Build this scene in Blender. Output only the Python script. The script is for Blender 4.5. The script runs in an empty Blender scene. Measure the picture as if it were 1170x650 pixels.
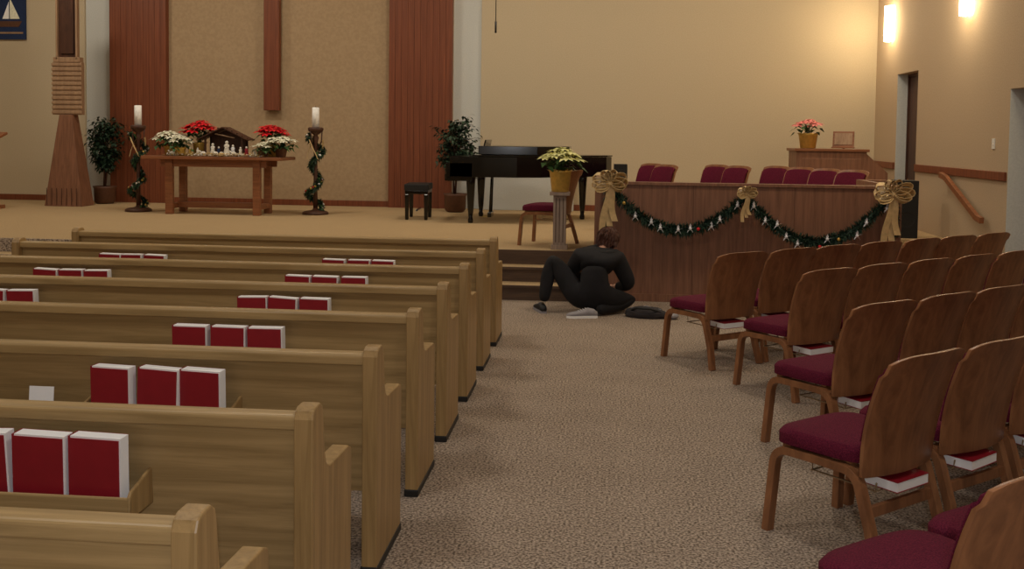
import bpy, bmesh, math, random
from mathutils import Vector, Matrix, noise
random.seed(7)
R=random.random
def U(a,b): return a+(b-a)*random.random()
def lin(c):
    return tuple((x/255/12.92 if x/255<=0.04045 else ((x/255+0.055)/1.055)**2.4) for x in c)
MATS={}
def base(name,rough):
    m=bpy.data.materials.new(name); m.use_nodes=True
    nt=m.node_tree; p=nt.nodes['Principled BSDF']; p.inputs['Roughness'].default_value=rough
    MATS[name]=m; return m,nt,p
def plain(name,c,rough=0.6,metal=0,emit=0,var=0.12,nscale=25,spec=None):
    m,nt,p=base(name,rough)
    c=lin(c)
    tc=nt.nodes.new('ShaderNodeTexCoord'); n=nt.nodes.new('ShaderNodeTexNoise'); n.inputs['Scale'].default_value=nscale
    nt.links.new(tc.outputs['Object'],n.inputs['Vector'])
    r=nt.nodes.new('ShaderNodeValToRGB')
    r.color_ramp.elements[0].color=tuple(x*(1-var) for x in c)+(1,)
    r.color_ramp.elements[1].color=tuple(min(1,x*(1+var)) for x in c)+(1,)
    r.color_ramp.elements[0].position=.3; r.color_ramp.elements[1].position=.7
    nt.links.new(n.outputs['Fac'],r.inputs['Fac']); nt.links.new(r.outputs['Color'],p.inputs['Base Color'])
    p.inputs['Metallic'].default_value=metal
    if spec is not None: p.inputs['Specular IOR Level'].default_value=spec
    if emit:
        p.inputs['Emission Color'].default_value=c+(1,); p.inputs['Emission Strength'].default_value=emit
    return m
def wood(name,c1,c2,scale,rough=0.4,bump=0.05,spec=.4):
    m,nt,p=base(name,rough)
    tc=nt.nodes.new('ShaderNodeTexCoord'); mp=nt.nodes.new('ShaderNodeMapping'); mp.inputs['Scale'].default_value=scale
    n=nt.nodes.new('ShaderNodeTexNoise'); n.inputs['Scale'].default_value=1; n.inputs['Detail'].default_value=7; n.inputs['Distortion'].default_value=.6
    n.inputs['Roughness'].default_value=.65
    nt.links.new(tc.outputs['Object'],mp.inputs['Vector']); nt.links.new(mp.outputs['Vector'],n.inputs['Vector'])
    r=nt.nodes.new('ShaderNodeValToRGB'); e=r.color_ramp.elements
    e[0].position=.32; e[0].color=lin(c1)+(1,); e[1].position=.66; e[1].color=lin(c2)+(1,)
    nt.links.new(n.outputs['Fac'],r.inputs['Fac']); nt.links.new(r.outputs['Color'],p.inputs['Base Color'])
    b=nt.nodes.new('ShaderNodeBump'); b.inputs['Strength'].default_value=bump; b.inputs['Distance'].default_value=.01
    nt.links.new(n.outputs['Fac'],b.inputs['Height']); nt.links.new(b.outputs['Normal'],p.inputs['Normal'])
    p.inputs['Specular IOR Level'].default_value=spec
    return m
def rough2(name,c1,c2,s1,s2,rough=.95,bump=.4,dist=.01,w=.06):
    """two-scale mottled surface: carpet / plaster / fabric"""
    m,nt,p=base(name,rough)
    tc=nt.nodes.new('ShaderNodeTexCoord')
    a=nt.nodes.new('ShaderNodeTexNoise'); a.inputs['Scale'].default_value=s1; a.inputs['Detail'].default_value=3
    b=nt.nodes.new('ShaderNodeTexNoise'); b.inputs['Scale'].default_value=s2; b.inputs['Detail'].default_value=2
    nt.links.new(tc.outputs['Object'],a.inputs['Vector']); nt.links.new(tc.outputs['Object'],b.inputs['Vector'])
    mx=nt.nodes.new('ShaderNodeMath'); mx.operation='MULTIPLY_ADD'; mx.inputs[1].default_value=w
    nt.links.new(a.outputs['Fac'],mx.inputs[0])
    m2=nt.nodes.new('ShaderNodeMath'); m2.operation='MULTIPLY'; m2.inputs[1].default_value=1-w
    nt.links.new(b.outputs['Fac'],m2.inputs[0]); nt.links.new(m2.outputs[0],mx.inputs[2])
    r=nt.nodes.new('ShaderNodeValToRGB'); e=r.color_ramp.elements
    e[0].position=.36; e[0].color=lin(c1)+(1,); e[1].position=.64; e[1].color=lin(c2)+(1,)
    nt.links.new(mx.outputs[0],r.inputs['Fac']); nt.links.new(r.outputs['Color'],p.inputs['Base Color'])
    bp=nt.nodes.new('ShaderNodeBump'); bp.inputs['Strength'].default_value=bump; bp.inputs['Distance'].default_value=dist
    nt.links.new(b.outputs['Fac'],bp.inputs['Height']); nt.links.new(bp.outputs['Normal'],p.inputs['Normal'])
    p.inputs['Specular IOR Level'].default_value=.15
    return m
# ---------------------------------------------------------------- materials
wood('oak_h',(144,118,76),(182,152,104),(1.2,30,30))
wood('oak_v',(138,110,68),(174,142,94),(30,30,1.5))
wood('chair_wood',(114,74,48),(156,106,70),(14,14,3),.35)
wood('panel_wood',(112,76,56),(144,100,76),(30,30,1.6),.5)
wood('red_wood',(104,54,32),(134,74,46),(34,34,1.0),.5)
wood('table_wood',(120,74,48),(152,98,64),(2,25,25),.4)
wood('dark_wood',(60,36,26),(84,52,36),(20,20,3),.5)
wood('riser_wood',(70,52,40),(92,70,52),(2,20,20),.6)
wood('pale_wood',(140,110,84),(170,138,108),(20,20,2),.5)
wood('post_wood',(128,110,98),(158,138,122),(30,30,2),.5)
rough2('carpet',(98,84,72),(196,178,160),3,85,bump=.8,dist=.012)
rough2('stage_carpet',(158,132,98),(198,172,132),3,80,bump=.3)
rough2('wall_cream',(194,178,150),(200,184,156),1.5,60,.9,.05)
rough2('wall_tan',(184,162,134),(192,170,142),1.5,60,.9,.05)
rough2('wall_texture',(168,144,114),(177,153,122),4,22,.95,.15,.01)
rough2('wall_white',(200,202,198),(208,210,206),2,60,.9,.03)
rough2('ceiling_paint',(210,206,198),(220,216,208),2,60,.9,.03)
rough2('burgundy_fabric',(76,17,38),(106,30,52),10,200,.9,.3)
plain('hymnal_red',(146,20,36),.5,var=.05)
plain('page_white',(250,250,250),.8,var=.01)
plain('black_gloss',(8,8,9),.12)
plain('black_matte',(14,14,15),.6)
plain('foot_black',(18,16,15),.5)
plain('ivory',(225,220,200),.3)
plain('gold_foil',(206,170,86),.35,metal=.45)
plain('gold_ribbon',(206,178,128),.5,metal=.0)
plain('poin_red',(220,24,36),.55)
plain('poin_white',(238,236,212),.55)
plain('poin_yellow',(228,226,150),.55)
plain('poin_pink',(244,140,136),.55)
plain('leaf_green',(56,90,44),.6,var=.35)
plain('tree_green',(34,58,38),.6,var=.4)
plain('garland_green',(26,54,38),.7,var=.4)
plain('candle_wax',(245,244,240),.5)
plain('silver',(230,230,235),.3,metal=.1)
plain('pot_brown',(90,56,36),.6)
plain('hoodie',(20,19,23),.9,var=.35,nscale=9)
plain('skin',(200,150,124),.55)
plain('hair_auburn',(80,44,30),.6,var=.35,nscale=60)
plain('shoe_grey',(150,146,150),.7)
plain('bag_grey',(50,46,48),.8)
plain('banner_blue',(22,42,80),.8)
plain('straw',(206,172,100),.9,var=.3,nscale=80)
plain('figurine',(224,218,206),.5)
plain('switch_plate',(230,228,220),.4)
plain('lamp_glow',(255,232,184),.4,emit=14,var=0)
plain('lamp_metal',(170,150,120),.3,metal=.8)
plain('eye_dark',(20,14,12),.3)
plain('lip',(150,80,74),.5)
# ---------------------------------------------------------------- mesh builder
class B:
    def __init__(s): s.v=[];s.f=[];s.mi=[];s.sm=[];s.mats=[];s.M=Matrix()
    def mid(s,m):
        if m not in s.mats: s.mats.append(m)
        return s.mats.index(m)
    def add(s,vs,fs,m,smooth=False):
        o=len(s.v); s.v+= [tuple(s.M@Vector(v)) for v in vs]
        i=s.mid(m)
        for f in fs: s.f.append(tuple(o+k for k in f)); s.mi.append(i); s.sm.append(smooth)
    def box(s,c,d,m,rot=None,top=(1,1)):
        x,y,z=[k/2 for k in d]; tx,ty=top
        vs=[(-x,-y,-z),(x,-y,-z),(x,y,-z),(-x,y,-z),(-x*tx,-y*ty,z),(x*tx,-y*ty,z),(x*tx,y*ty,z),(-x*tx,y*ty,z)]
        if rot is not None: vs=[rot@Vector(v) for v in vs]
        vs=[Vector(v)+Vector(c) for v in vs]
        s.add(vs,[(3,2,1,0),(4,5,6,7),(0,1,5,4),(1,2,6,5),(2,3,7,6),(3,0,4,7)],m)
    def bx(s,x0,x1,y0,y1,z0,z1,m): s.box(((x0+x1)/2,(y0+y1)/2,(z0+z1)/2),(x1-x0,y1-y0,z1-z0),m)
    def prism(s,poly,x0,x1,m):
        n=len(poly)
        vs=[(x0,a,b) for a,b in poly]+[(x1,a,b) for a,b in poly]
        fs=[tuple(range(n-1,-1,-1)),tuple(range(n,2*n))]+[(i,(i+1)%n,n+(i+1)%n,n+i) for i in range(n)]
        s.add(vs,fs,m)
    def prismY(s,poly,y0,y1,m):
        n=len(poly)
        vs=[(a,y0,b) for a,b in poly]+[(a,y1,b) for a,b in poly]
        fs=[tuple(range(n)),tuple(range(2*n-1,n-1,-1))]+[(i,n+i,n+(i+1)%n,(i+1)%n) for i in range(n)]
        s.add(vs,fs,m)
    def prismZ(s,poly,z0,z1,m):
        n=len(poly)
        vs=[(a,b,z0) for a,b in poly]+[(a,b,z1) for a,b in poly]
        fs=[tuple(range(n-1,-1,-1)),tuple(range(n,2*n))]+[(i,(i+1)%n,n+(i+1)%n,n+i) for i in range(n)]
        s.add(vs,fs,m)
    def lathe(s,prof,c,m,n=20):
        vs=[];fs=[]
        for r,z in prof:
            for k in range(n):
                a=2*math.pi*k/n; vs.append((c[0]+r*math.cos(a),c[1]+r*math.sin(a),c[2]+z))
        for j in range(len(prof)-1):
            for k in range(n):
                fs.append((j*n+k,j*n+(k+1)%n,(j+1)*n+(k+1)%n,(j+1)*n+k))
        fs.append(tuple(range(n-1,-1,-1))); fs.append(tuple((len(prof)-1)*n+k for k in range(n)))
        s.add(vs,fs,m,True)
    def tube(s,pts,rad,m,n=10):
        pts=[Vector(p) for p in pts]
        if not isinstance(rad,(list,tuple)): rad=[rad]*len(pts)
        vs=[];fs=[]; up=None
        for i,p in enumerate(pts):
            t=(pts[min(i+1,len(pts)-1)]-pts[max(i-1,0)]).normalized()
            if up is None:
                up=Vector((0,0,1)) if abs(t.z)<.9 else Vector((1,0,0))
            u=(up-t*up.dot(t)).normalized(); w=t.cross(u); up=u
            for k in range(n):
                a=2*math.pi*k/n; vs.append(p+(u*math.cos(a)+w*math.sin(a))*rad[i])
        for j in range(len(pts)-1):
            for k in range(n): fs.append((j*n+k,j*n+(k+1)%n,(j+1)*n+(k+1)%n,(j+1)*n+k))
        fs.append(tuple(range(n-1,-1,-1))); fs.append(tuple((len(pts)-1)*n+k for k in range(n)))
        s.add(vs,fs,m,True)
    def strip(s,pts,w,t,side,m):
        pts=[Vector(p) for p in pts]; side=Vector(side).normalized(); vs=[];fs=[]
        for i,p in enumerate(pts):
            tt=(pts[min(i+1,len(pts)-1)]-pts[max(i-1,0)]).normalized()
            nn=tt.cross(side).normalized()
            for a,b in ((-1,-1),(1,-1),(1,1),(-1,1)): vs.append(p+side*(a*w/2)+nn*(b*t/2))
        for j in range(len(pts)-1):
            for k in range(4): fs.append((j*4+k,j*4+(k+1)%4,(j+1)*4+(k+1)%4,(j+1)*4+k))
        L=(len(pts)-1)*4
        fs+= [(3,2,1,0),(L,L+1,L+2,L+3)]
        s.add(vs,fs,m)
    def ball(s,c,r,m,nu=14,nv=10,fn=None):
        if not isinstance(r,(tuple,list)): r=(r,r,r)
        vs=[];fs=[]
        for j in range(nv+1):
            th=math.pi*j/nv
            for k in range(nu):
                a=2*math.pi*k/nu
                d=Vector((math.sin(th)*math.cos(a),math.sin(th)*math.sin(a),math.cos(th)))
                q=Vector((d.x*r[0],d.y*r[1],d.z*r[2]))
                if fn: q=fn(d,q)
                vs.append(q+Vector(c))
        for j in range(nv):
            for k in range(nu): fs.append(((j+1)*nu+k,(j+1)*nu+(k+1)%nu,j*nu+(k+1)%nu,j*nu+k))
        s.add(vs,fs,m,True)
    def leaf(s,p,d,L,W,m,droop=.25):
        p=Vector(p); d=Vector(d).normalized(); sd=d.cross(Vector((0,0,1)))
        if sd.length<.1: sd=Vector((1,0,0))
        sd.normalize(); up=sd.cross(d)
        q=p+d*L*.5+up*L*.06; e=p+d*L-Vector((0,0,L*droop))
        s.add([p,q+sd*W/2,e,q-sd*W/2,q],[(0,1,4),(1,2,4),(2,3,4),(3,0,4)],m)
    def done(s,name,loc=(0,0,0),rz=0,bevel=0,parent=None,seg=2,subs=0):
        me=bpy.data.meshes.new(name); me.from_pydata(s.v,[],s.f)
        for m in s.mats: me.materials.append(MATS[m])
        me.polygons.foreach_set('material_index',s.mi); me.polygons.foreach_set('use_smooth',s.sm); me.update()
        return place(me,name,loc,rz,bevel,parent,seg,subs)
def place(me,name,loc=(0,0,0),rz=0,bevel=0,parent=None,seg=2,subs=0):
    o=bpy.data.objects.new(name,me); bpy.context.scene.collection.objects.link(o)
    o.location=loc; o.rotation_euler=(0,0,rz)
    if bevel:
        b=o.modifiers.new('bevel','BEVEL'); b.width=bevel; b.segments=seg; b.limit_method='ANGLE'; b.angle_limit=math.radians(40)
    if subs:
        q=o.modifiers.new('sub','SUBSURF'); q.levels=subs; q.render_levels=subs
    if parent: o.parent=parent
    return o
def quick(name,x0,x1,y0,y1,z0,z1,m,bevel=0):
    b=B(); b.bx(x0,x1,y0,y1,z0,z1,m); return b.done(name,bevel=bevel)
# ---------------------------------------------------------------- room shell
SZ=.45; BW=16.8; RW=4.4; LW=-12.5; CH=5.6; RB=-3
quick('floor',LW-.2,RW+.4,RB-.2,BW+.4,-.1,0,'carpet')
quick('ceiling',LW-.2,RW+.4,RB-.2,BW+.4,CH,CH+.1,'ceiling_paint')
b=B()
b.bx(LW-.2,-9.11,BW,BW+.3,0,CH,'wall_cream')
b.bx(-9.11,-8.6,BW+.05,BW+.3,0,CH,'wall_white')
b.bx(-8.6,-2.58,BW,BW+.3,0,CH,'wall_texture')
b.bx(-2.58,-2.10,BW+.05,BW+.3,0,CH,'wall_white')
b.bx(-2.10,RW+.4,BW,BW+.3,0,CH,'wall_cream')
b.done('wall_back')
quick('wall_left',LW-.2,LW,RB,BW,0,CH,'wall_cream')
quick('wall_rear',LW-.2,RW+.4,RB-.2,RB,0,CH,'wall_cream')
# right wall with two recessed doorways
b=B(); T=.34
d1=(14.6,15.6,2.7); d2=(10.25,11.35,2.28)
b.bx(RW,RW+T,RB,d2[0],0,CH,'wall_tan'); b.bx(RW,RW+T,d2[0],d2[1],d2[2],CH,'wall_tan')
b.bx(RW,RW+T,d2[1],d1[0],0,CH,'wall_tan'); b.bx(RW,RW+T,d1[0],d1[1],d1[2],CH,'wall_tan')
b.bx(RW,RW+T,d1[1],BW,0,CH,'wall_tan')
b.bx(RW,RW+T,d1[0],d1[1],0,SZ,'wall_tan')
for (y0,y1,z1),z0 in ((d1,SZ),(d2,0)):
    b.bx(RW+.002,RW+T,y1-.006,y1+.001,z0,z1,'wall_white'); b.bx(RW+.002,RW+T,y0-.001,y0+.006,z0,z1,'wall_white')
b.done('wall_right')
def door(name,y0,y1,z0,z1,depth,mat):
    b=B(); x=RW+depth
    b.bx(x,x+.05,y0+.04,y1-.04,z0,z1-.04,mat)
    b.bx(x-.02,x+.06,y0+.007,y0+.04,z0,z1,'dark_wood'); b.bx(x-.02,x+.06,y1-.04,y1-.007,z0,z1,'dark_wood')
    b.bx(x-.02,x+.06,y0+.007,y1-.007,z1-.04,z1,'dark_wood')
    b.tube([(x,y0+.12,z0+1),(x-.06,y0+.12,z0+1),(x-.06,y0+.24,z0+1)],.012,'lamp_metal',8)
    b.done(name,bevel=.004)
door('door_1',d1[0],d1[1],SZ,d1[2],.17,'dark_wood')
door('door_2',d2[0],d2[1],0,d2[2],.26,'post_wood')
b=B()
for y0,y1 in ((d2[1]+.02,d1[0]-.02),(d1[1]+.02,BW)):
    b.bx(RW-.03,RW,y0,y1,1.27,1.37,'red_wood')
b.bx(RW-.03,RW,RB,d2[0]-.02,1.27,1.37,'red_wood')
b.done('trim_chair_rail',bevel=.006)
b=B()
for x0,x1 in ((LW,-9.11),(-7.58,-3.66),(-2.1,RW)): b.bx(x0,x1,BW-.02,BW,SZ,SZ+.1,'red_wood')
b.done('baseboard_back',bevel=.004)
# wood pilasters made of vertical boards
for x0,x1 in ((-8.60,-7.58),(-3.66,-2.58)):
    b=B(); n=10; w=(x1-x0)/n
    b.bx(x0,x1,BW-.06,BW,SZ,CH,'red_wood')
    for i in range(n): b.bx(x0+i*w+.0015,x0+(i+1)*w-.0015,BW-.12,BW-.06,SZ,CH,'red_wood')
    b.done('wood_pilaster',bevel=.002)
# cross
b=B(); b.bx(-5.83,-5.56,BW-.16,BW-.04,2.08,5.3,'red_wood'); b.bx(-6.6,-4.8,BW-.17,BW-.03,4.3,4.57,'red_wood')
b.bx(-5.75,-5.64,BW-.05,BW,4.38,4.49,'red_wood')
b.done('wall_cross',bevel=.008)
# stage platform with steps
b=B()
m='stage_carpet'
LS=LW+.002; RS=RW-.002
b.bx(LS,3.3,10.8,BW,0,SZ,m); b.bx(-.1,3.3,10.42,10.8,0,SZ,m); b.bx(3.3,RS,13.0,BW,0,SZ,m)
for z,y in ((.15,10.2),(.30,10.5)):
    b.bx(-9.5,-.12,y+.02,10.8,z-.15,z,m)
    b.bx(-4.6,-.12,y,y+.02,z-.15,z-.02,'riser_wood'); b.bx(-4.6,-.12,y-.015,y+.02,z-.02,z+.004,'riser_wood')
    b.bx(-9.5,-4.6,y-.01,y+.02,z-.15,z+.002,'carpet')
b.bx(-4.6,-.12,10.78,10.8,.3,SZ-.02,'riser_wood'); b.bx(-4.6,-.12,10.785,10.82,SZ-.02,SZ+.004,'riser_wood')
b.bx(LS,-4.6,10.78,10.82,0,SZ+.002,'carpet')
b.bx(3.3,RS,12.7,13,0,.3,m); b.bx(3.3,RS,12.4,12.7,0,.15,m)
b.done('stage_platform')
# low plain pale panel along wall base behind piano
b=B(); b.bx(-2.06,-.5,BW-.2,BW-.02,SZ,1.08,'wall_white'); b.bx(-2.08,-.48,BW-.22,BW-.02,1.08,1.10,'wall_white')
b.done('pale_wall_panel',bevel=.008)
# ---------------------------------------------------------------- pews
L=3.58; XG=(-.91,-2.61); PX=-.845; PY=2.0; PS=.845
def build_pew(off):
    b=B()
    prof=[(0,.03),(0,.85),(.012,.873),(.035,.883),(.08,.883),(.103,.868),(.112,.84),(.13,.72),(.15,.675),(.19,.655),(.42,.645),(.455,.63),(.46,.6),(.45,.03)]
    foot=[(-.004,0),(-.004,.035),(.456,.035),(.456,0)]
    for x0 in (-.06,-L):
        b.prism(prof,x0,x0+.06,'oak_v'); b.prism(foot,x0-.004,x0+.064,'foot_black')
    b.prism([(.02,.03),(.12,.40),(.44,.40),(.42,.03)],-L/2-.02,-L/2+.02,'oak_v')
    b.prism([(.035,.83),(.06,.83),(.105,.30),(.08,.30)],-L+.06,-.06,'oak_h')
    b.prism([(.012,.813),(.012,.850),(.02,.858),(.075,.858),(.082,.848),(.082,.813)],-L+.055,-.055,'oak_h')
    b.prism([(.09,.43),(.10,.455),(.40,.465),(.44,.45),(.44,.43),(.40,.42)],-L+.06,-.06,'oak_h')
    b.prism([(.40,.33),(.40,.43),(.42,.43),(.42,.33)],-L+.06,-.06,'oak_h')
    for xg in XG:
        xg+=off; w=.30
        b.bx(xg-w,xg+w,-.095,.06,.555,.567,'oak_h')
        b.bx(xg-w,xg+w,-.095,-.083,.567,.625,'oak_h')
        for sx in (-w,w-.012):
            b.prism([(-.095,.555),(-.095,.625),(-.08,.64),(.04,.67),(.065,.67),(.07,.555)],xg+sx,xg+sx+.012,'oak_v')
    return b
def book(b,c,w,d,h,rot=Matrix()):
    R3=rot.to_3x3()
    def bb(cc,dd,m): b.box(Vector(c)+R3@Vector(cc),dd,m,R3)
    bb((.004,0,.002),(w-.004,d-.006,h-.004),'page_white')
    bb((0,-d/2+.0015,-.003),(w-.006,.003,h-.006),'hymnal_red'); bb((0,d/2-.0015,0),(w,.003,h),'hymnal_red')
    bb((-w/2+.0015,0,0),(.003,d,h),'hymnal_red')
def books(seed):
    random.seed(seed); b=B()
    for i in (-1,0,1):
        rot=Matrix.Rotation(math.radians(U(0,3)),4,'X')@Matrix.Rotation(math.radians(U(-9,0)),4,'Z')@Matrix.Rotation(math.radians(U(-2,2)),4,'Y')
        book(b,(i*.178+U(-.008,.008),-.032,.571+.110),.165,.05,.22,rot)
    return b
OFF={0:.12,1:.09,2:.06,3:.01}
for i in range(8):
    y=PY+PS*i; off=OFF.get(i,0)
    build_pew(off).done('pew',(PX,y,0),bevel=.006)
    for g,xg in enumerate(XG):
        if i==7: continue
        bb=books(i*2+g); bb.done('hymnals',(PX+xg+off,y,0))
b=B(); b.box((0,0,0),(.10,.004,.10),'page_white',Matrix.Rotation(-.1,3,'X')); 
b.done('offering_envelope',(-2.18,PY+2*PS-.02,.645))
# ---------------------------------------------------------------- stacking chairs
def chair_mesh():
    b=B()
    n=28; rings=[(.40,.90),(.405,1.0),(.45,1.0),(.468,.94),(.476,.75),(.479,.4)]
    vs=[];fs=[]
    for z,k in rings:
        for i in range(n):
            a=2*math.pi*i/n; c,s_=math.cos(a),math.sin(a)
            x=abs(c)**.45*(1 if c>0 else -1)*.245*k; y=abs(s_)**.45*(1 if s_>0 else -1)*.235*k
            vs.append((x*(1+.06*(y/.235)),y,z-.012*max(0,y/.235)**3))
    for j in range(len(rings)-1):
        for i in range(n): fs.append((j*n+i,j*n+(i+1)%n,(j+1)*n+(i+1)%n,(j+1)*n+i))
    fs.append(tuple(range(n-1,-1,-1))); fs.append(tuple((len(rings)-1)*n+k for k in range(n)))
    b.add(vs,fs,'burgundy_fabric',True)
    def shell(off,t,zs,wf,mat):
        nu=14; vs=[];fs=[]
        for side in (0,1):
            for j,z in enumerate(zs):
                u=(z-.36)/.51
                yc=-.215-.02*u-.11*u*u
                for i in range(nu+1):
                    q=-1+2*i/nu; w=wf(u)
                    curve=-.045*(1-q*q)
                    vs.append((q*w,yc+curve+off-(t if side else 0),z-(.03*(q**4) if u>.9 else 0)))
        N=(nu+1)*len(zs)
        for j in range(len(zs)-1):
            for i in range(nu):
                a=j*(nu+1)+i; c=a+nu+1
                fs.append((a+1,a,c,c+1)); fs.append((N+a,N+a+1,N+c+1,N+c))
        m=(nu+1)
        for j in range(len(zs)-1):
            a=j*m; fs.append((a,N+a,N+a+m,a+m)); a=j*m+nu; fs.append((a,a+m,N+a+m,N+a))
        for i in range(nu):
            fs.append((i,i+1,N+i+1,N+i)); a=(len(zs)-1)*m+i; fs.append((a,N+a,N+a+1,a+1))
        b.add(vs,fs,mat,True)
    shell(0,.016,[.36,.42,.48,.54,.60,.66,.72,.78,.83,.86,.87],lambda u:.235+.022*math.sin(u*2.2),'chair_wood')
    shell(.026,.026,[.50,.54,.60,.66,.72,.78,.82,.84],lambda u:.22,'burgundy_fabric')
    for sx in (-1,1):
        x=sx*.225
        p=[(x+sx*.015,.235,0),(x,.215,.30)]
        for k in range(1,7):
            a=k/6*math.pi/2; p.append((x,.213-.07*(1-math.cos(a)),.30+.07*math.sin(a)))
        p.append((x,0,.375))
        for k in range(0,7):
            a=k/6*math.pi/2*.85; p.append((x,-.14-.08*math.sin(a),.375-.08*(1-math.cos(a))))
        p.append((x,-.27,.15)); p.append((x+sx*.015,-.31,0))
        b.strip(p,.042,.034,(1,0,0),'chair_wood')
    b.box((0,.16,.385),(.44,.04,.03),'chair_wood'); b.box((0,-.18,.37),(.44,.04,.03),'chair_wood')
    b.box((0,-.245,.22),(.44,.02,.045),'chair_wood')
    for x in (-.13,0,.13): b.tube([(x,.10,.37),(x,.09,.285),(x,-.22,.285),(x,-.225,.32)],.004,'lamp_metal',6)
    for y in (.09,-.22): b.tube([(-.14,y,.285),(.14,y,.285)],.004,'lamp_metal',6)
    return b
bc=chair_mesh(); c0=bc.done('stacking_chair',(0,0,0),0,.004); cm=c0.data; bpy.data.objects.remove(c0)
hb=B()
hb.box((0,0,.022),(.216,.152,.038),'page_white'); hb.box((0,0,.0425),(.22,.156,.003),'hymnal_red'); hb.box((0,0,.0015),(.22,.156,.003),'hymnal_red'); hb.box((0,.0775,.022),(.22,.003,.044),'hymnal_red')
ho=hb.done('hymnal'); hm=ho.data; bpy.data.objects.remove(ho)
def chair(x,y,a,z=0,bk=True,name='stacking_chair'):
    o=place(cm,name,(x,y,z),a,.004)
    if bk:
        h=place(hm,'hymnal',(U(-.03,.02),-.215,.29),U(-.12,.12),0,o)
    return o
random.seed(3)
A=math.radians(38); AR=math.radians(42)
rows=[((1.03,7.49),7),((1.48,6.66),6),((1.47,5.36),6),((1.28,4.10),5),((1.16,2.72),4)]
for (bx_,by_),n in rows:
    for k in range(n):
        x=bx_+k*.425-math.sin(AR)*.31; y=by_+k*.345+math.cos(AR)*.31
        if x>3.95: continue
        chair(x,y,A+U(-.04,.04))
# choir chairs facing the congregation
for x,y,a in ((.42,14.6,126),(.60,14.1,126),(1.36,14.5,126),(1.60,14.05,126),(2.17,14.25,126),(2.42,13.8,126),(2.66,13.35,126),(2.90,12.9,126)):
    chair(x,y,math.radians(a),SZ,False)
chair(-.66,11.47,math.radians(74),SZ,False)
# ---------------------------------------------------------------- choir screen
b=B(); H=1.24
b.bx(-.07,2.98,10.36,10.40,.0,H-.03,'panel_wood')
b.bx(-.09,3.0,10.34,10.44,H-.03,H,'panel_wood')
b.bx(-.07,2.98,10.345,10.36,0,.08,'panel_wood')
for x in (-.09,2.93): b.bx(x,x+.07,10.35,10.42,0,H-.03,'panel_wood')
b.bx(-.09,-.04,10.44,11.9,SZ,H,'panel_wood')
b.bx(2.95,3.0,10.44,12.0,SZ,H,'panel_wood'); b.bx(3.0,3.28,11.9,11.98,SZ,H,'panel_wood')
for x in (.92,1.94): b.bx(x,x+.004,10.358,10.36,.08,H-.03,'dark_wood')
b.done('choir_screen',bevel=.006)
# garland
def swag(p0,p1,dip,n=24):
    out=[]
    for i in range(n+1):
        t=i/n; p=Vector(p0).lerp(Vector(p1),t); p.z-=dip*4*t*(1-t); out.append(p)
    return out
def needles(b,path,r,cnt,mat='garland_green',L=.07):
    for _ in range(cnt):
        t=R()*(len(path)-1.001); i=int(t); p=Vector(path[i]).lerp(Vector(path[i+1]),t-i)
        d=Vector((U(-1,1),U(-1,1),U(-1,1))).normalized()
        b.leaf(p+d*r*.25,d,U(.6,1)*L,.014,mat,.1)
def bow(b,c,s,mat='gold_ribbon'):
    c=Vector(c)
    for a,sc in ((25,1),(155,1),(-20,.85),(200,.85),(65,.8),(115,.8),(90,.7),(0,1.0),(180,1.0)):
        a=math.radians(a); u=Vector((math.cos(a),0,math.sin(a))); v=Vector((-math.sin(a),0,math.cos(a)))
        pts=[]
        for k in range(13):
            t=k/12*2*math.pi
            pts.append(c+u*(s*sc*.5*(1-math.cos(t)))+v*(s*sc*.28*math.sin(t))+Vector((0,-.03-.05*math.sin(t/2),0)))
        b.strip(pts,.07*s/.14,.003,(u*.15+Vector((0,-1,0))+v*.45),mat)
    b.ball(c+Vector((0,-.05,0)),.028*s/.14,mat)
    for dx in (-.06,.04,.0):
        pts=[c+Vector((dx*t*s/.14+.01*math.sin(t*7),-.04-.01*math.sin(5*t)-abs(dx)*.2,-t*(.34-dx)*s/.14)) for t in [k/10 for k in range(11)]]
        b.strip(pts,.05*s/.14,.003,(1,.2,0),mat)
b=B(); yg=10.23
P=[(.06,yg,1.20),(1.43,yg,1.12),(2.85,yg,1.14)]
path1=swag(P[0],P[1],.40); path2=swag(P[1],P[2],.46)
for pth in (path1,path2):
    b.tube(pth,.028,'garland_green',6); needles(b,pth,.06,2300,L=.095)
for x,z0,z1 in ((.04,1.2,.74),(2.9,1.16,.74)):
    pth=[(x,yg,z0),(x+.01,yg,(z0+z1)/2),(x,yg,z1)]
    b.tube(pth,.02,'garland_green',6); needles(b,pth,.05,450,L=.075)
for pth in (path1,path2):
    for k in range(11):
        p=pth[1+int(k*2.2)]
        mt=random.choice(['silver','silver','poin_red','gold_foil','silver'])
        c=p+Vector((U(-.03,.03),-.06,U(-.05,.03)))
        if mt=='silver':
            for a in range(5):
                an=a*2*math.pi/5+.3; b.leaf(c,(math.cos(an),-.2,math.sin(an)),.055,.028,'silver',0)
        b.ball(c,.018,mt,8,6)
for p,s in ((P[0],.18),(P[1],.10),(P[2],.19)): bow(b,Vector(p)+Vector((0,-.04,.03)),s)
b.done('christmas_garland')
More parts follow.
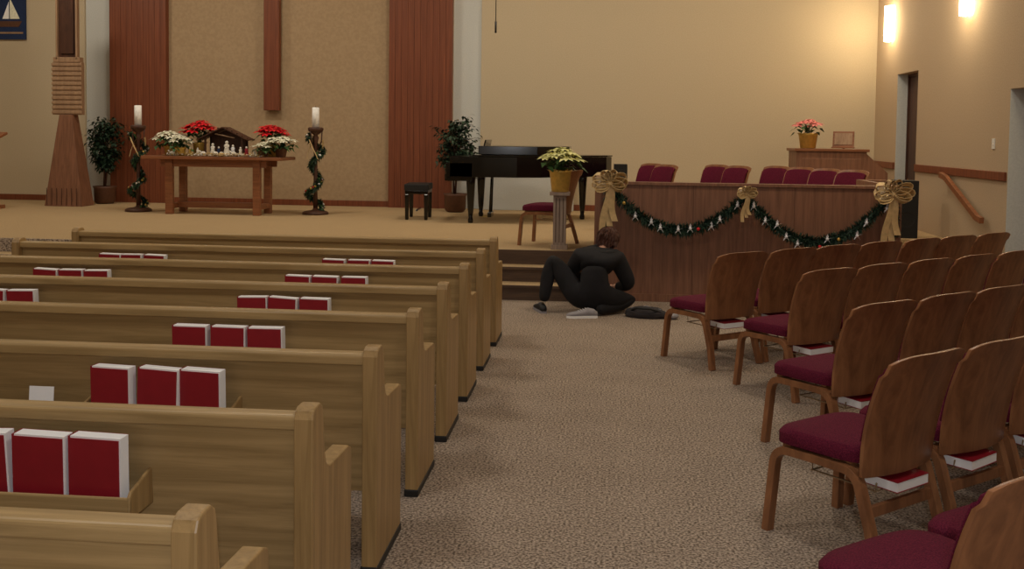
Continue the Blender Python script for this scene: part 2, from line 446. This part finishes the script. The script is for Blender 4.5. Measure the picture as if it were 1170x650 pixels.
# ---------------------------------------------------------------- poinsettias
def bloom(b,c,r,mat,tilt=(0,0)):
    n=7
    for ring,(k,el) in enumerate(((1,.12),(.65,.55))):
        for i in range(n):
            a=i*2*math.pi/n+ring*.4+U(-.15,.15)
            b.leaf(c,(math.cos(a)+tilt[0],math.sin(a)+tilt[1],el+U(-.1,.15)),r*k*U(.85,1.1),r*.5*k,mat,.2)
    for _ in range(4): b.ball(Vector(c)+Vector((U(-.01,.01),U(-.01,.01),.012)),.006,'gold_foil',6,4)
def poinsettia(name,loc,pet,spread=.2,hh=.28,nb=9,r=.11,pot='gold_foil',potr=.09,poth=.17,nl=6):
    b=B()
    b.lathe([(potr*.72,0),(potr*.8,.01),(potr,poth*.9),(potr*1.12,poth),(potr*.98,poth),(potr*.9,poth*.9)],(0,0,0),pot,16)
    for i in range(12):
        a=i*math.pi/6; b.leaf((potr*.95*math.cos(a),potr*.95*math.sin(a),poth*.93),(math.cos(a),math.sin(a),.6),.05,.06,pot,0)
    for i in range(nb):
        a=i*2.4; q=math.sqrt((i+.3)/nb)*spread
        c=Vector((q*math.cos(a),q*math.sin(a),poth+hh*(1-.5*(q/spread)**2)*U(.85,1.05)))
        b.tube([(0,0,poth*.9),(c.x*.4,c.y*.4,poth+.5*(c.z-poth)),c],.004,'leaf_green',5)
        bloom(b,c,r,pet,(math.cos(a)*q/spread*.5,math.sin(a)*q/spread*.5-.25))
        for k in range(nl):
            an=R()*6.28; b.leaf(c-Vector((0,0,U(.04,.12))),(math.cos(an),math.sin(an),-.1),r*1.05,r*.55,'leaf_green',.3)
    return b.done(name,loc)
b=B(); b.bx(-.09,.09,-.09,.09,0,.05,'post_wood'); b.bx(-.07,.07,-.07,.07,.05,.60,'post_wood'); b.bx(-.11,.11,-.11,.11,.60,.635,'post_wood')
for x in (-.04,0,.04): b.bx(x-.004,x+.004,-.074,-.07,.08,.57,'riser_wood')
b.done('plant_pedestal',(-.48,11.02,SZ),bevel=.006)
poinsettia('poinsettia',(-.48,11.02,SZ+.635),'poin_yellow',.19,.22,14,.13,potr=.12,poth=.24,nl=3)
# ---------------------------------------------------------------- communion table
b=B(); W=2.15; D=.75; TH=.88
b.bx(-W/2,W/2,-D/2,D/2,TH-.05,TH,'table_wood')
b.bx(-W/2+.25,W/2-.25,-D/2+.12,-D/2+.15,TH-.16,TH-.05,'table_wood'); b.bx(-W/2+.25,W/2-.25,D/2-.15,D/2-.12,TH-.16,TH-.05,'table_wood')
for sx in (-1,1):
    for sy in (-1,1): b.box((sx*.68,sy*(D/2-.13),(TH-.05)/2),(.11,.09,TH-.05),'table_wood')
    b.box((sx*.68,0,.12),(.08,D-.2,.08),'table_wood'); b.box((sx*.68,0,TH-.1),(.08,D-.2,.1),'table_wood')
b.box((0,0,.13),(1.3,.06,.09),'table_wood')
b.done('communion_table',(-5.86,14.75,SZ),bevel=.008)
TZ=SZ+TH; TX,TY=-5.86,14.75
def loc(dx,dy): return (TX+dx,TY+dy,TZ)
poinsettia('poinsettia',loc(-.38,.16),'poin_red',.22,.32,18,.15,potr=.10,poth=.20,nl=2)
poinsettia('poinsettia',loc(.76,.18),'poin_red',.20,.28,17,.15,potr=.10,poth=.19,nl=2)
poinsettia('poinsettia',loc(-.78,.02),'poin_white',.20,.22,13,.13,potr=.10,poth=.14,nl=4)
poinsettia('poinsettia',loc(-.52,-.22),'poin_white',.13,.18,9,.11,potr=.08,poth=.12,nl=4)
poinsettia('poinsettia',loc(1.0,-.1),'poin_white',.20,.18,13,.13,pot='pot_brown',potr=.09,poth=.12,nl=4)
poinsettia('poinsettia',loc(.76,-.22),'poin_white',.12,.13,7,.10,pot='pot_brown',potr=.08,poth=.08)
# nativity
b=B()
b.bx(-.30,.34,-.02,.26,0,.015,'dark_wood'); b.bx(-.28,.32,.22,.24,.015,.30,'dark_wood')
for x in (-.28,.30): 
    for y in (0,.22): b.bx(x,x+.025,y,y+.025,.015,.30,'dark_wood')
for sx in (-1,1):
    b.strip([(.02+sx*.40,.11,.25),(.02,.11,.44)],.32,.015,(0,1,0),'dark_wood')
    for k in range(5): b.box((.02+sx*(.07+.08*k),-.03,.42-.038*k),(.012,.03,.03),'dark_wood')
b.prismY([(-.26,.30),(.30,.30),(.02,.42)],.215,.225,'dark_wood')
b.tube([(.2,0,.28),(-.1,-.02,.34)],.01,'pale_wood',6)
def fig(x,y,h,m='figurine'):
    b.lathe([(h*.24,0),(h*.22,h*.15),(h*.13,h*.6),(h*.17,h*.72),(h*.06,h*.8)],(x,y,0),m,10)
    b.ball((x,y,h*.88),h*.11,'figurine',8,6)
    b.tube([(x-h*.15,y,h*.66),(x,y-h*.16,h*.5),(x+h*.15,y,h*.66)],h*.045,m,6)
for x,y,h,m in ((-.12,-.06,.20,'figurine'),(-.03,-.05,.15,'banner_blue'),(.1,-.06,.24,'figurine'),(.2,-.07,.18,'silver'),(-.42,-.2,.14,'gold_foil'),(-.3,-.2,.13,'figurine'),(.36,-.18,.15,'figurine'),(.46,-.2,.16,'hymnal_red'),(.58,-.19,.13,'figurine')):
    fig(x,y,h,m)
for x,y in ((-.2,-.24),(.28,-.26),(0,-.26),(-.66,-.29)):
    b.ball((x,y,.05),(.045,.02,.025),'figurine',10,6); b.ball((x-.05,y,.075),(.02,.013,.016),'figurine',8,6)
    for ax in (-.03,.03):
        for ay in (-.01,.01): b.tube([(x+ax,y+ay,.04),(x+ax,y+ay,0.004)],.006,'figurine',5)
b.lathe([(.03,0),(.04,.03),(.045,.05)],(.04,-.13,0),'straw',8); b.ball((.04,-.13,.055),(.03,.015,.015),'figurine',8,6)
for _ in range(1600):
    a=R()*6.28; b.leaf((U(-.75,.75),U(-.35,-.02),U(.002,.035)),(math.cos(a),math.sin(a),U(0,.5)),.07,.014,'straw' if R()<.65 else 'page_white',.1)
b.done('nativity_scene',loc(0.04,0))
# candle stands
def candle_stand(x,y,seed):
    random.seed(seed); b=B()
    b.lathe([(.20,0),(.20,.03),(.17,.05),(.05,.07),(.035,.10)],(0,0,0),'dark_wood',24)
    b.lathe([(.035,.08),(.03,.4),(.04,.45),(.03,.5),(.028,1.1),(.05,1.18),(.03,1.22),(.11,1.28),(.12,1.32),(.10,1.34)],(0,0,0),'dark_wood',20)
    for k in range(3):
        a=k*2.09; b.tube([(.03*math.cos(a),.03*math.sin(a),1.0),(.09*math.cos(a),.09*math.sin(a),1.12),(.10*math.cos(a),.10*math.sin(a),1.28)],.01,'dark_wood',6)
    b.lathe([(.055,1.34),(.055,1.64),(.04,1.645),(.01,1.64)],(0,0,0),'candle_wax',20); b.tube([(0,0,1.64),(0,0,1.67)],.004,'black_matte',5)
    pth=[]
    for k in range(70):
        t=k/69; a=t*5.2*math.pi; r=.075+.03*math.sin(t*9); pth.append(Vector((r*math.cos(a),r*math.sin(a),.10+1.12*t)))
    b.tube(pth,.008,'garland_green',5)
    for _ in range(1500):
        p=random.choice(pth); d=Vector((p.x+U(-.12,.12),p.y+U(-.12,.12),U(-.12,.08))); b.leaf(p,d,U(.05,.10),.045,'tree_green' if R()<.85 else 'leaf_green',.2)
    for _ in range(40):
        p=random.choice(pth); c=p*1.0+Vector((p.x*.5,p.y*.5,0)); b.ball(c,.02,random.choice(['figurine','gold_foil','silver','poin_red']),8,6)
    for k in range(3):
        a=k*2.1; pts=[(.12*math.cos(a+t),.12*math.sin(a+t)-.03,1.15-.25*t) for t in (0,.3,.6,.9,1.2)]; b.strip(pts,.03,.003,(math.cos(a),math.sin(a),.5),'gold_ribbon')
    b.done('candle_stand',(x,y,SZ))
candle_stand(-7.2,14.85,5); candle_stand(-4.42,14.97,6)
# ---------------------------------------------------------------- ficus trees
def tree(name,x,y,h,w,pot,seed,z0=.55):
    random.seed(seed); b=B()
    b.lathe([(.13,0),(.17,.04),(.18,.26),(.20,.30),(.17,.30),(.15,.26)],(0,0,0),pot,20)
    b.lathe([(.15,.24),(.14,.265),(.02,.27)],(0,0,0),'dark_wood',16)
    for k in range(3): b.tube([(U(-.03,.03),U(-.03,.03),.25),(U(-.06,.06),U(-.06,.06),z0),(U(-.05,.05),U(-.05,.05),h*.75)],[.018,.014,.008],'dark_wood',6)
    for k in range(66):
        z=U(z0*.8,h*.8); a=R()*6.28; prof=math.sin(min(1,(z-z0*.6)/(h-z0*.6))*math.pi*.85+.2)
        r=w*U(.5,1)*max(.3,prof); e=Vector((r*math.cos(a),r*math.sin(a),z+U(.08,.3)))
        b.tube([(0,0,z),(e.x*.5,e.y*.5,z+.12),e],[.006,.005,.003],'dark_wood',4)
        for j in range(24):
            t=U(.3,1.05); p=Vector((0,0,z)).lerp(e,t)+Vector((U(-.05,.05),U(-.05,.05),U(-.06,.06)))
            an=R()*6.28; b.leaf(p,(math.cos(an),math.sin(an),U(-.7,.2)),U(.07,.12),.05,'tree_green',.25)
    b.done(name,(x,y,SZ))
tree('potted_ficus',-8.5,16.3,1.5,.30,'pot_brown',11,.6)
tree('potted_ficus',-2.40,16.0,1.68,.38,'pot_brown',12,.6)
# ---------------------------------------------------------------- grand piano: keyboard toward -x
b=B(); b.M=Matrix.Diagonal((.95,1,1,1))
out=[(0,-.74),(.5,-.74),(1.0,-.72),(1.35,-.60),(1.6,-.36),(1.85,-.12),(2.1,.05),(2.32,.22),(2.4,.42),(2.36,.60),(2.2,.71),(2.0,.74),(0,.74)]
b.prismZ(out,.66,.95,'black_gloss')
b.prismZ([(max(.34,a),c*1.015) if a<.4 else (a*1.006,c*1.015) for a,c in out],.955,.975,'black_gloss')
b.bx(-.06,.34,-.74,-.64,.62,.86,'black_gloss'); b.bx(-.06,.34,.64,.74,.62,.86,'black_gloss')
b.bx(-.08,.30,-.70,.70,.60,.70,'black_gloss')
for i in range(52): b.bx(-.04,.10,-.62+i*.0238,-.62+i*.0238+.0225,.70,.725,'ivory')
for i in range(51):
    if i%7 in (0,1,3,4,5): b.bx(.02,.11,-.62+i*.0238+.017,-.62+i*.0238+.030,.725,.74,'black_matte')
b.bx(.28,.34,-.66,.66,.70,.955,'black_gloss')
b.box((.46,0,1.08),(.02,.75,.22),'black_gloss',Matrix.Rotation(.25,3,'Y'))
b.prismZ([(.42,-.70),(1.30,-.62),(1.55,-.36),(1.75,-.10),(1.75,.70),(.42,.72)],.98,1.10,'black_gloss')
for x,y in ((.30,-.60),(.30,.60),(1.95,.40)):
    b.lathe([(.035,0),(.04,.02),(.04,.05),(.03,.08),(.045,.2),(.065,.55),(.075,.66)],(x,y,0),'black_gloss',14)
b.bx(.50,.56,-.16,.16,.05,.12,'black_gloss')
for y in (-.12,.12): b.tube([(.53,y,.1),(.55,y*.6,.66)],.016,'black_gloss',8)
for y in (-.08,0,.08): b.box((.46,y,.05),(.10,.03,.012),'gold_foil')
b.done('grand_piano',(-2.17,14.65,SZ),0,bevel=.008)
b=B()
b.box((0,0,.48),(.36,.62,.09),'black_matte'); b.box((0,0,.41),(.34,.60,.06),'black_gloss')
for sx in (-1,1):
    for sy in (-1,1): b.box((sx*.14,sy*.26,.19),(.05,.05,.38),'black_gloss',top=(1.3,1.3))
b.box((0,0,.14),(.03,.5,.03),'black_gloss')
b.done('piano_bench',(-2.74,14.6,SZ),math.radians(4),bevel=.012)
# speakers
def speaker(name,x,y,z,w,d,h):
    b=B(); b.bx(-w/2,w/2,-d/2,d/2,0,h,'black_matte')
    for zz,r in ((h*.32,w*.36),(h*.75,w*.18)):
        n=20; vs=[(0,-d/2+.012,zz)]+[(r*math.cos(2*math.pi*k/n),-d/2-.003,zz+r*math.sin(2*math.pi*k/n)) for k in range(n)]
        b.add(vs,[(0,1+k,1+(k+1)%n) for k in range(n)],'foot_black',True)
    if z>SZ+.1:
        b.tube([(0,0,0),(0,0,SZ-z+.04)],.02,'black_matte',8); b.lathe([(.16,SZ-z),(.16,SZ-z+.02),(.03,SZ-z+.05)],(0,0,0),'black_matte',14)
    b.done(name,(x,y,z),bevel=.006)
speaker('speaker',.22,13.4,1.12,.18,.18,.22)
speaker('speaker',3.88,13.3,SZ,.28,.3,.74)
# organ console
b=B()
b.bx(0,1.0,-.3,.3,0,1.08,'panel_wood'); b.bx(-.03,1.03,-.33,.33,1.08,1.12,'table_wood')
b.prismY([(1.0,0),(1.3,0),(1.3,.78),(1.0,1.05)],-.3,.3,'panel_wood')
b.bx(.08,.92,-.31,-.3,.1,.98,'panel_wood')
b.done('organ_console',(2.78,15.1,SZ),bevel=.008)
poinsettia('poinsettia',(3.0,15.1,SZ+1.12),'poin_pink',.19,.20,13,.12,potr=.14,poth=.22,nl=2)
b=B(); b.box((0,0,.14),(.30,.02,.24),'table_wood',Matrix.Rotation(-.3,3,'X')); b.box((0,-.06,.02),(.32,.14,.02),'table_wood'); b.box((0,.06,.08),(.03,.02,.16),'table_wood')
b.box((0,-.014,.145),(.25,.008,.18),'pale_wood',Matrix.Rotation(-.3,3,'X'))
b.done('music_stand',(3.5,15.05,SZ+1.12),-.3,bevel=.004)
# ---------------------------------------------------------------- left side: carved art stand, lectern, banner
b=B()
b.box((0,0,.75),(.64,.4,1.5),'panel_wood',top=(.34,.5))
for k in range(7): b.bx(-.28+.085*k,-.27+.085*k,-.21,-.2,.02,.3,'dark_wood')
b.box((0,0,1.93),(.50,.10,.86),'pale_wood')
for k in range(11): b.box((0,-.055,1.54+.078*k),(.52,.02,.045),'pale_wood')
b.box((0,0,2.4),(.46,.12,.08),'pale_wood')
b.box((0,.02,2.95),(.34,.06,1.1),'dark_wood')
b.box((0,-.02,2.95),(.22,.03,.9),'dark_wood')
for sx in (-1,1): b.box((sx*.17,-.02,2.95),(.03,.08,1.1),'pale_wood')
b.done('carved_wood_stand',(-8.80,15.7,SZ),bevel=.006)
b=B()
b.box((0,0,.03),(.5,.45,.06),'table_wood'); b.box((0,0,.55),(.12,.25,1.0),'table_wood'); b.box((0,0,1.12),(.62,.45,.04),'table_wood',Matrix.Rotation(.3,3,'X')); b.box((0,-.23,1.08),(.6,.03,.06),'table_wood')
b.done('lectern',(-9.68,14.7,SZ),bevel=.006)
b=B()
b.bx(-.55,.55,-.02,0,0,1.4,'banner_blue'); b.tube([(-.6,-.01,1.4),(.6,-.01,1.4)],.015,'pale_wood',8)
b.prismY([(.05,.22),(.42,.22),(.48,.32),(.0,.32)],-.026,-.02,'pot_brown')
b.prismY([(.12,.36),(.24,.36),(.24,.66)],-.026,-.02,'page_white'); b.prismY([(.26,.36),(.44,.36),(.26,.72)],-.026,-.02,'poin_white')
b.bx(-.5,.5,-.026,-.02,.10,.13,'pale_wood')
b.done('ship_banner',(-10.72,BW-.02,3.28))
# ---------------------------------------------------------------- right wall details
for y in (15.93,12.64,9.2):
    b=B(); b.bx(-.03,0,-.06,.06,-.12,.12,'lamp_metal')
    n=12
    vs=[];fs=[]
    for z in (-.27,.27):
        for k in range(n+1):
            a=math.pi/2+math.pi*k/n; vs.append((-.02+.11*math.cos(a),.10*math.sin(a),z))
    for k in range(n): fs.append((k,k+1,n+2+k,n+1+k))
    fs.append(tuple(range(n+1))); fs.append(tuple(range(2*n+1,n,-1)))
    b.add(vs,fs,'lamp_glow',True)
    b.done('wall_sconce',(RW-.001,y,3.50))
    l=bpy.data.lights.new('sconce_light','POINT'); l.energy=26; l.color=(1,.82,.56); l.shadow_soft_size=.15
    o=bpy.data.objects.new('sconce_light',l); o.location=(RW-.35,y,3.50); bpy.context.scene.collection.objects.link(o)
b=B(); b.bx(-.012,0,-.04,.04,-.06,.06,'switch_plate'); b.bx(-.02,-.012,-.01,.01,-.02,.02,'switch_plate'); b.done('light_switch',(RW,11.76,1.68),bevel=.003)
b=B()
b.strip([(-.09,13.25,1.27),(-.09,13.05,1.24),(-.09,11.95,.82),(-.09,11.8,.80)],.05,.07,(1,0,0),'table_wood')
for y,z in ((12.9,1.16),(12.1,.85)): b.tube([(0,y,z-.06),(-.08,y,z-.05),(-.09,y,z)],.01,'lamp_metal',8)
b.done('handrail',(RW,0,0),bevel=.01)
b=B(); b.tube([(0,0,CH),(0,0,3.3)],.006,'black_matte',6); b.tube([(0,0,3.3),(0,0,3.14)],.014,'black_matte',8); b.done('hanging_microphone',(-1.55,14.0,0))
# ---------------------------------------------------------------- seated person
person=bpy.data.objects.new('seated_person',None); bpy.context.scene.collection.objects.link(person); person.location=(-.10,9.36,0)
def skin_body(name,V,E,mat,root=0,sub=2):
    bm=bmesh.new(); ly=bm.verts.layers.skin.verify()
    vs=[bm.verts.new(v[0]) for v in V]
    for i,v in enumerate(vs):
        r=V[i][1]; v[ly].radius=r if isinstance(r,tuple) else (r,r); v[ly].use_root=(i==root)
    for a,c in E: bm.edges.new((vs[a],vs[c]))
    me=bpy.data.meshes.new(name); bm.to_mesh(me); bm.free(); me.materials.append(MATS[mat])
    o=bpy.data.objects.new(name,me); bpy.context.scene.collection.objects.link(o); o.parent=person
    s=o.modifiers.new('skin','SKIN'); s.use_smooth_shade=True
    q=o.modifiers.new('sub','SUBSURF'); q.levels=sub; q.render_levels=sub
    return o
V=[((0,.14,.16),(.20,.17)),      #0 pelvis
 ((.01,.14,.29),(.20,.16)),  #1 waist
 ((.03,.19,.42),(.215,.165)),    #2 ribs
 ((.07,.27,.53),(.18,.135)),    #3 upper chest
 ((.11,.34,.59),(.07,.07)),   #4 neck
 ((-.12,.27,.53),.10),#5 L shoulder
 ((-.21,.39,.36),.075),#6 L elbow
 ((-.10,.48,.27),.06), #7 L mid forearm
 ((-.01,.55,.24),.042),#8 L wrist
 ((.25,.27,.51),.10), #9 R shoulder
 ((.36,.29,.29),.078), #10 R elbow
 ((.31,.42,.24),.06),
 ((.25,.52,.22),.042), #12 R wrist
 ((-.13,.16,.16),.13), #13 L hip
 ((-.27,.20,.36),.10),
 ((-.39,.22,.52),.08),#15 L knee
 ((-.43,.19,.30),.072),
 ((-.46,.16,.10),.052),#17 L ankle
 ((.13,.17,.15),.13), #18 R hip
 ((.28,.28,.13),.10),
 ((.40,.38,.11),.08), #20 R knee
 ((.24,.22,.08),.07),
 ((.06,.03,.065),.05), #22 R ankle
 ((.13,.40,.64),(.055,.055)), #23 neck top
]
E=[(0,1),(1,2),(2,3),(3,4),(4,23),(3,5),(5,6),(6,7),(7,8),(3,9),(9,10),(10,11),(11,12),(0,13),(13,14),(14,15),(15,16),(16,17),(0,18),(18,19),(19,20),(20,21),(21,22)]
skin_body('clothed_body',V,E,'hoodie')
b=B(); pts=[]
for k in range(13):
    a=math.pi*k/12; pts.append((.11+.12*math.cos(a),.29-.10*math.sin(a),.59-.03*math.sin(a)))
b.tube(pts,[.03+.025*math.sin(math.pi*k/12) for k in range(13)],'hoodie',10)
b.done('hood',parent=person)
# head, facing down-forward
b=B()
def sk(d,q):
    q=q.copy()
    if d.z<-.1: q.x*=1-.28*(-d.z); q.y=q.y*(1-.1*(-d.z))+(.012*(-d.z))
    if d.y>.6: q.y*=.94
    return q
b.ball((0,0,0),(.076,.094,.115),'skin',24,18,sk)
b.ball((0,.092,-.012),(.013,.022,.024),'skin',10,8)
b.tube([(0,.082,.03),(0,.095,-.005)],[.007,.011],'skin',8)
for sx in (-1,1):
    b.ball((sx*.03,.078,.012),(.014,.010,.009),'page_white',10,8); b.ball((sx*.03,.087,.012),(.006,.004,.006),'eye_dark',8,6)
    b.tube([(sx*.015,.088,.034),(sx*.03,.088,.038),(sx*.047,.077,.032)],.004,'hair_auburn',6)
    b.ball((sx*.077,-.002,0),(.01,.018,.03),'skin',10,8)
b.tube([(-.022,.078,-.05),(0,.087,-.05),(.022,.078,-.05)],[.003,.006,.003],'lip',8)
b.tube([(0,-.02,-.08),(0,-.04,-.17)],[.052,.056],'skin',14)
def hr(d,q):
    q=q.copy()
    if d.y>.25 and d.z<.55: q*=.80
    q*=1+.08*noise.noise(d*6)
    return q
b.ball((0,-.015,.012),(.098,.112,.128),'hair_auburn',30,22,hr)
random.seed(2)
for _ in range(1400):
    d=Vector((U(-1,1),U(-1,.55),U(-.85,1))).normalized()
    if d.y>.3 and d.z<.6: continue
    p=Vector((d.x*.097,-.015+d.y*.111,.012+d.z*.127)); dn=Vector((d.x*.3+U(-.3,.3),-abs(d.y)*.1-.2,-1))
    dn=(dn-d*dn.dot(d)*.75); b.leaf(p,dn,U(.05,.09),.012,'hair_auburn',.05)
ho=b.done('head',(.15,.43,.68),0,parent=person); ho.rotation_euler=(math.radians(-42),math.radians(6),math.radians(-18)); ho.scale=(1.02,1.02,1.02)
def hand(name,w,fd,pn,side):
    b=B(); fd=Vector(fd).normalized(); pn=Vector(pn); pn=(pn-fd*pn.dot(fd)).normalized(); sd=fd.cross(pn).normalized()*side; w=Vector(w)
    def P(a,s,n): return w+fd*a+sd*s+pn*n
    b.tube([P(-.03,0,0),P(0,0,0)],[.026,.028],'skin',12)
    for k,s in enumerate((-.030,-.010,.010,.030)):
        b.tube([P(-.01,s*.6,0),P(.04,s*.9,.0),P(.085-.004*abs(k-1),s,0)],[.016,.0155,.0115],'skin',10)
    for k,(s,Lf) in enumerate(((-.030,.072),(-.010,.082),(.010,.076),(.030,.060))):
        a=.083-.004*abs(k-1)
        b.tube([P(a,s,0),P(a+Lf*.42,s*1.08,.012),P(a+Lf*.72,s*1.1,.034),P(a+Lf*.86,s*1.1,.058)],[.0105,.0095,.0085,.007],'skin',10)
    b.tube([P(.015,-.028,.004),P(.045,-.055,.014),P(.07,-.062,.03),P(.088,-.058,.046)],[.014,.012,.0105,.008],'skin',10)
    b.done(name,parent=person)
hand('hand_left',(.01,.565,.235),(.8,.55,-.05),(.2,-.1,-1),1)
hand('hand_right',(.23,.535,.215),(-.45,.8,-.1),(-.2,-.1,-1),-1)
def shoe(name,heel,toe,mat,sole='page_white'):
    h=Vector(heel); t=Vector(toe); d=(t-h); d.normalize(); up=Vector((0,0,1)); sd=d.cross(up)
    b=B(); n=14
    secs=[(-.03,.028,.045),(0,.036,.07),(.06,.038,.085),(.12,.042,.062),(.18,.047,.05),(.23,.04,.04),(.262,.018,.022)]
    vs=[];fs=[]
    for a,wd,ht in secs:
        for k in range(n):
            an=2*math.pi*k/n; vs.append(h+d*a+sd*(wd*math.cos(an))+up*(ht/2*math.sin(an)+ht/2+.012))
    for j in range(len(secs)-1):
        for k in range(n): fs.append((j*n+k,j*n+(k+1)%n,(j+1)*n+(k+1)%n,(j+1)*n+k))
    fs.append(tuple(range(n-1,-1,-1))); fs.append(tuple((len(secs)-1)*n+k for k in range(n)))
    b.add(vs,fs,mat,True)
    poly=[h+d*a+sd*wd for a,wd,_ in secs]+[h+d*a-sd*wd for a,wd,_ in reversed(secs)]
    m=len(poly); vs=[p+up*0 for p in poly]+[p+up*.022 for p in poly]
    b.add(vs,[tuple(range(m-1,-1,-1)),tuple(range(m,2*m))]+[(i,(i+1)%m,m+(i+1)%m,m+i) for i in range(m)],sole)
    for k in range(4): b.tube([h+d*(.08+.022*k)-sd*.02+up*(.09-.008*k),h+d*(.085+.022*k)+sd*.02+up*(.09-.008*k)],.003,sole,6)
    b.done(name,parent=person)
shoe('shoe_left',(-.46,.14,0),(-.54,.38,0),'black_matte','shoe_grey')
shoe('shoe_right',(.03,-.03,0),(-.22,-.08,0),'shoe_grey','page_white')
# bag on the floor
b=B()
def lump(d,q):
    q=q*(1+.18*noise.noise(d*2.5)); q.z=max(q.z,-.035); return q
b.ball((0,0,.035),(.20,.09,.07),'bag_grey',28,16,lump)
b.tube([(-.15,-.03,.06),(-.08,-.09,.10),(.05,-.10,.10),(.14,-.04,.06)],.010,'black_matte',8)
b.tube([(-.14,0,.085),(0,.0,.11),(.14,0,.08)],.005,'shoe_grey',6)
b.ball((.24,-.01,.03),(.07,.05,.03),'shoe_grey',14,10)
b.done('shoulder_bag',(.42,9.42,0),-.15)
# ---------------------------------------------------------------- lights
def area(x,y,z,sz,e,col,rx=0,ry=0):
    l=bpy.data.lights.new('ceiling_light','AREA'); l.shape='DISK'; l.size=sz; l.energy=e; l.color=col
    o=bpy.data.objects.new('ceiling_light',l); o.location=(x,y,z); o.rotation_euler=(rx,ry,0); bpy.context.scene.collection.objects.link(o)
W1=(1,.89,.72); W2=(1,.94,.86)
for x in (-9,-5.5,-1.5,2): area(x,13.6,CH-.05,1.2,82,W1,math.radians(18))
for x in (-8,-3,1.8):
    area(x,8.2,CH-.05,1.0,55,W1); area(x,2.5,CH-.05,1.0,50,W2)
l=bpy.data.lights.new('camera_flash','POINT'); l.energy=110; l.color=(.93,.95,1); l.shadow_soft_size=.04
o=bpy.data.objects.new('camera_flash',l); o.location=(.1,-.25,1.9); bpy.context.scene.collection.objects.link(o)
w=bpy.data.worlds.new('world'); bpy.context.scene.world=w; w.use_nodes=True
w.node_tree.nodes['Background'].inputs[0].default_value=(.9,.8,.7,1); w.node_tree.nodes['Background'].inputs[1].default_value=.3
# ---------------------------------------------------------------- camera
cam=bpy.data.cameras.new('camera'); co=bpy.data.objects.new('camera',cam); bpy.context.scene.collection.objects.link(co)
cam.sensor_width=36; cam.lens=35.0; cam.shift_y=-.0974; cam.clip_start=.05
M=Matrix.Rotation(.092,4,'Z')@Matrix.Rotation(math.pi/2-.0492,4,'X')@Matrix.Rotation(.013,4,'Z')
co.matrix_world=Matrix.Translation((0,0,1.7))@M
bpy.context.scene.camera=co
try:
    bpy.context.scene.view_settings.view_transform='Standard'
except Exception: pass
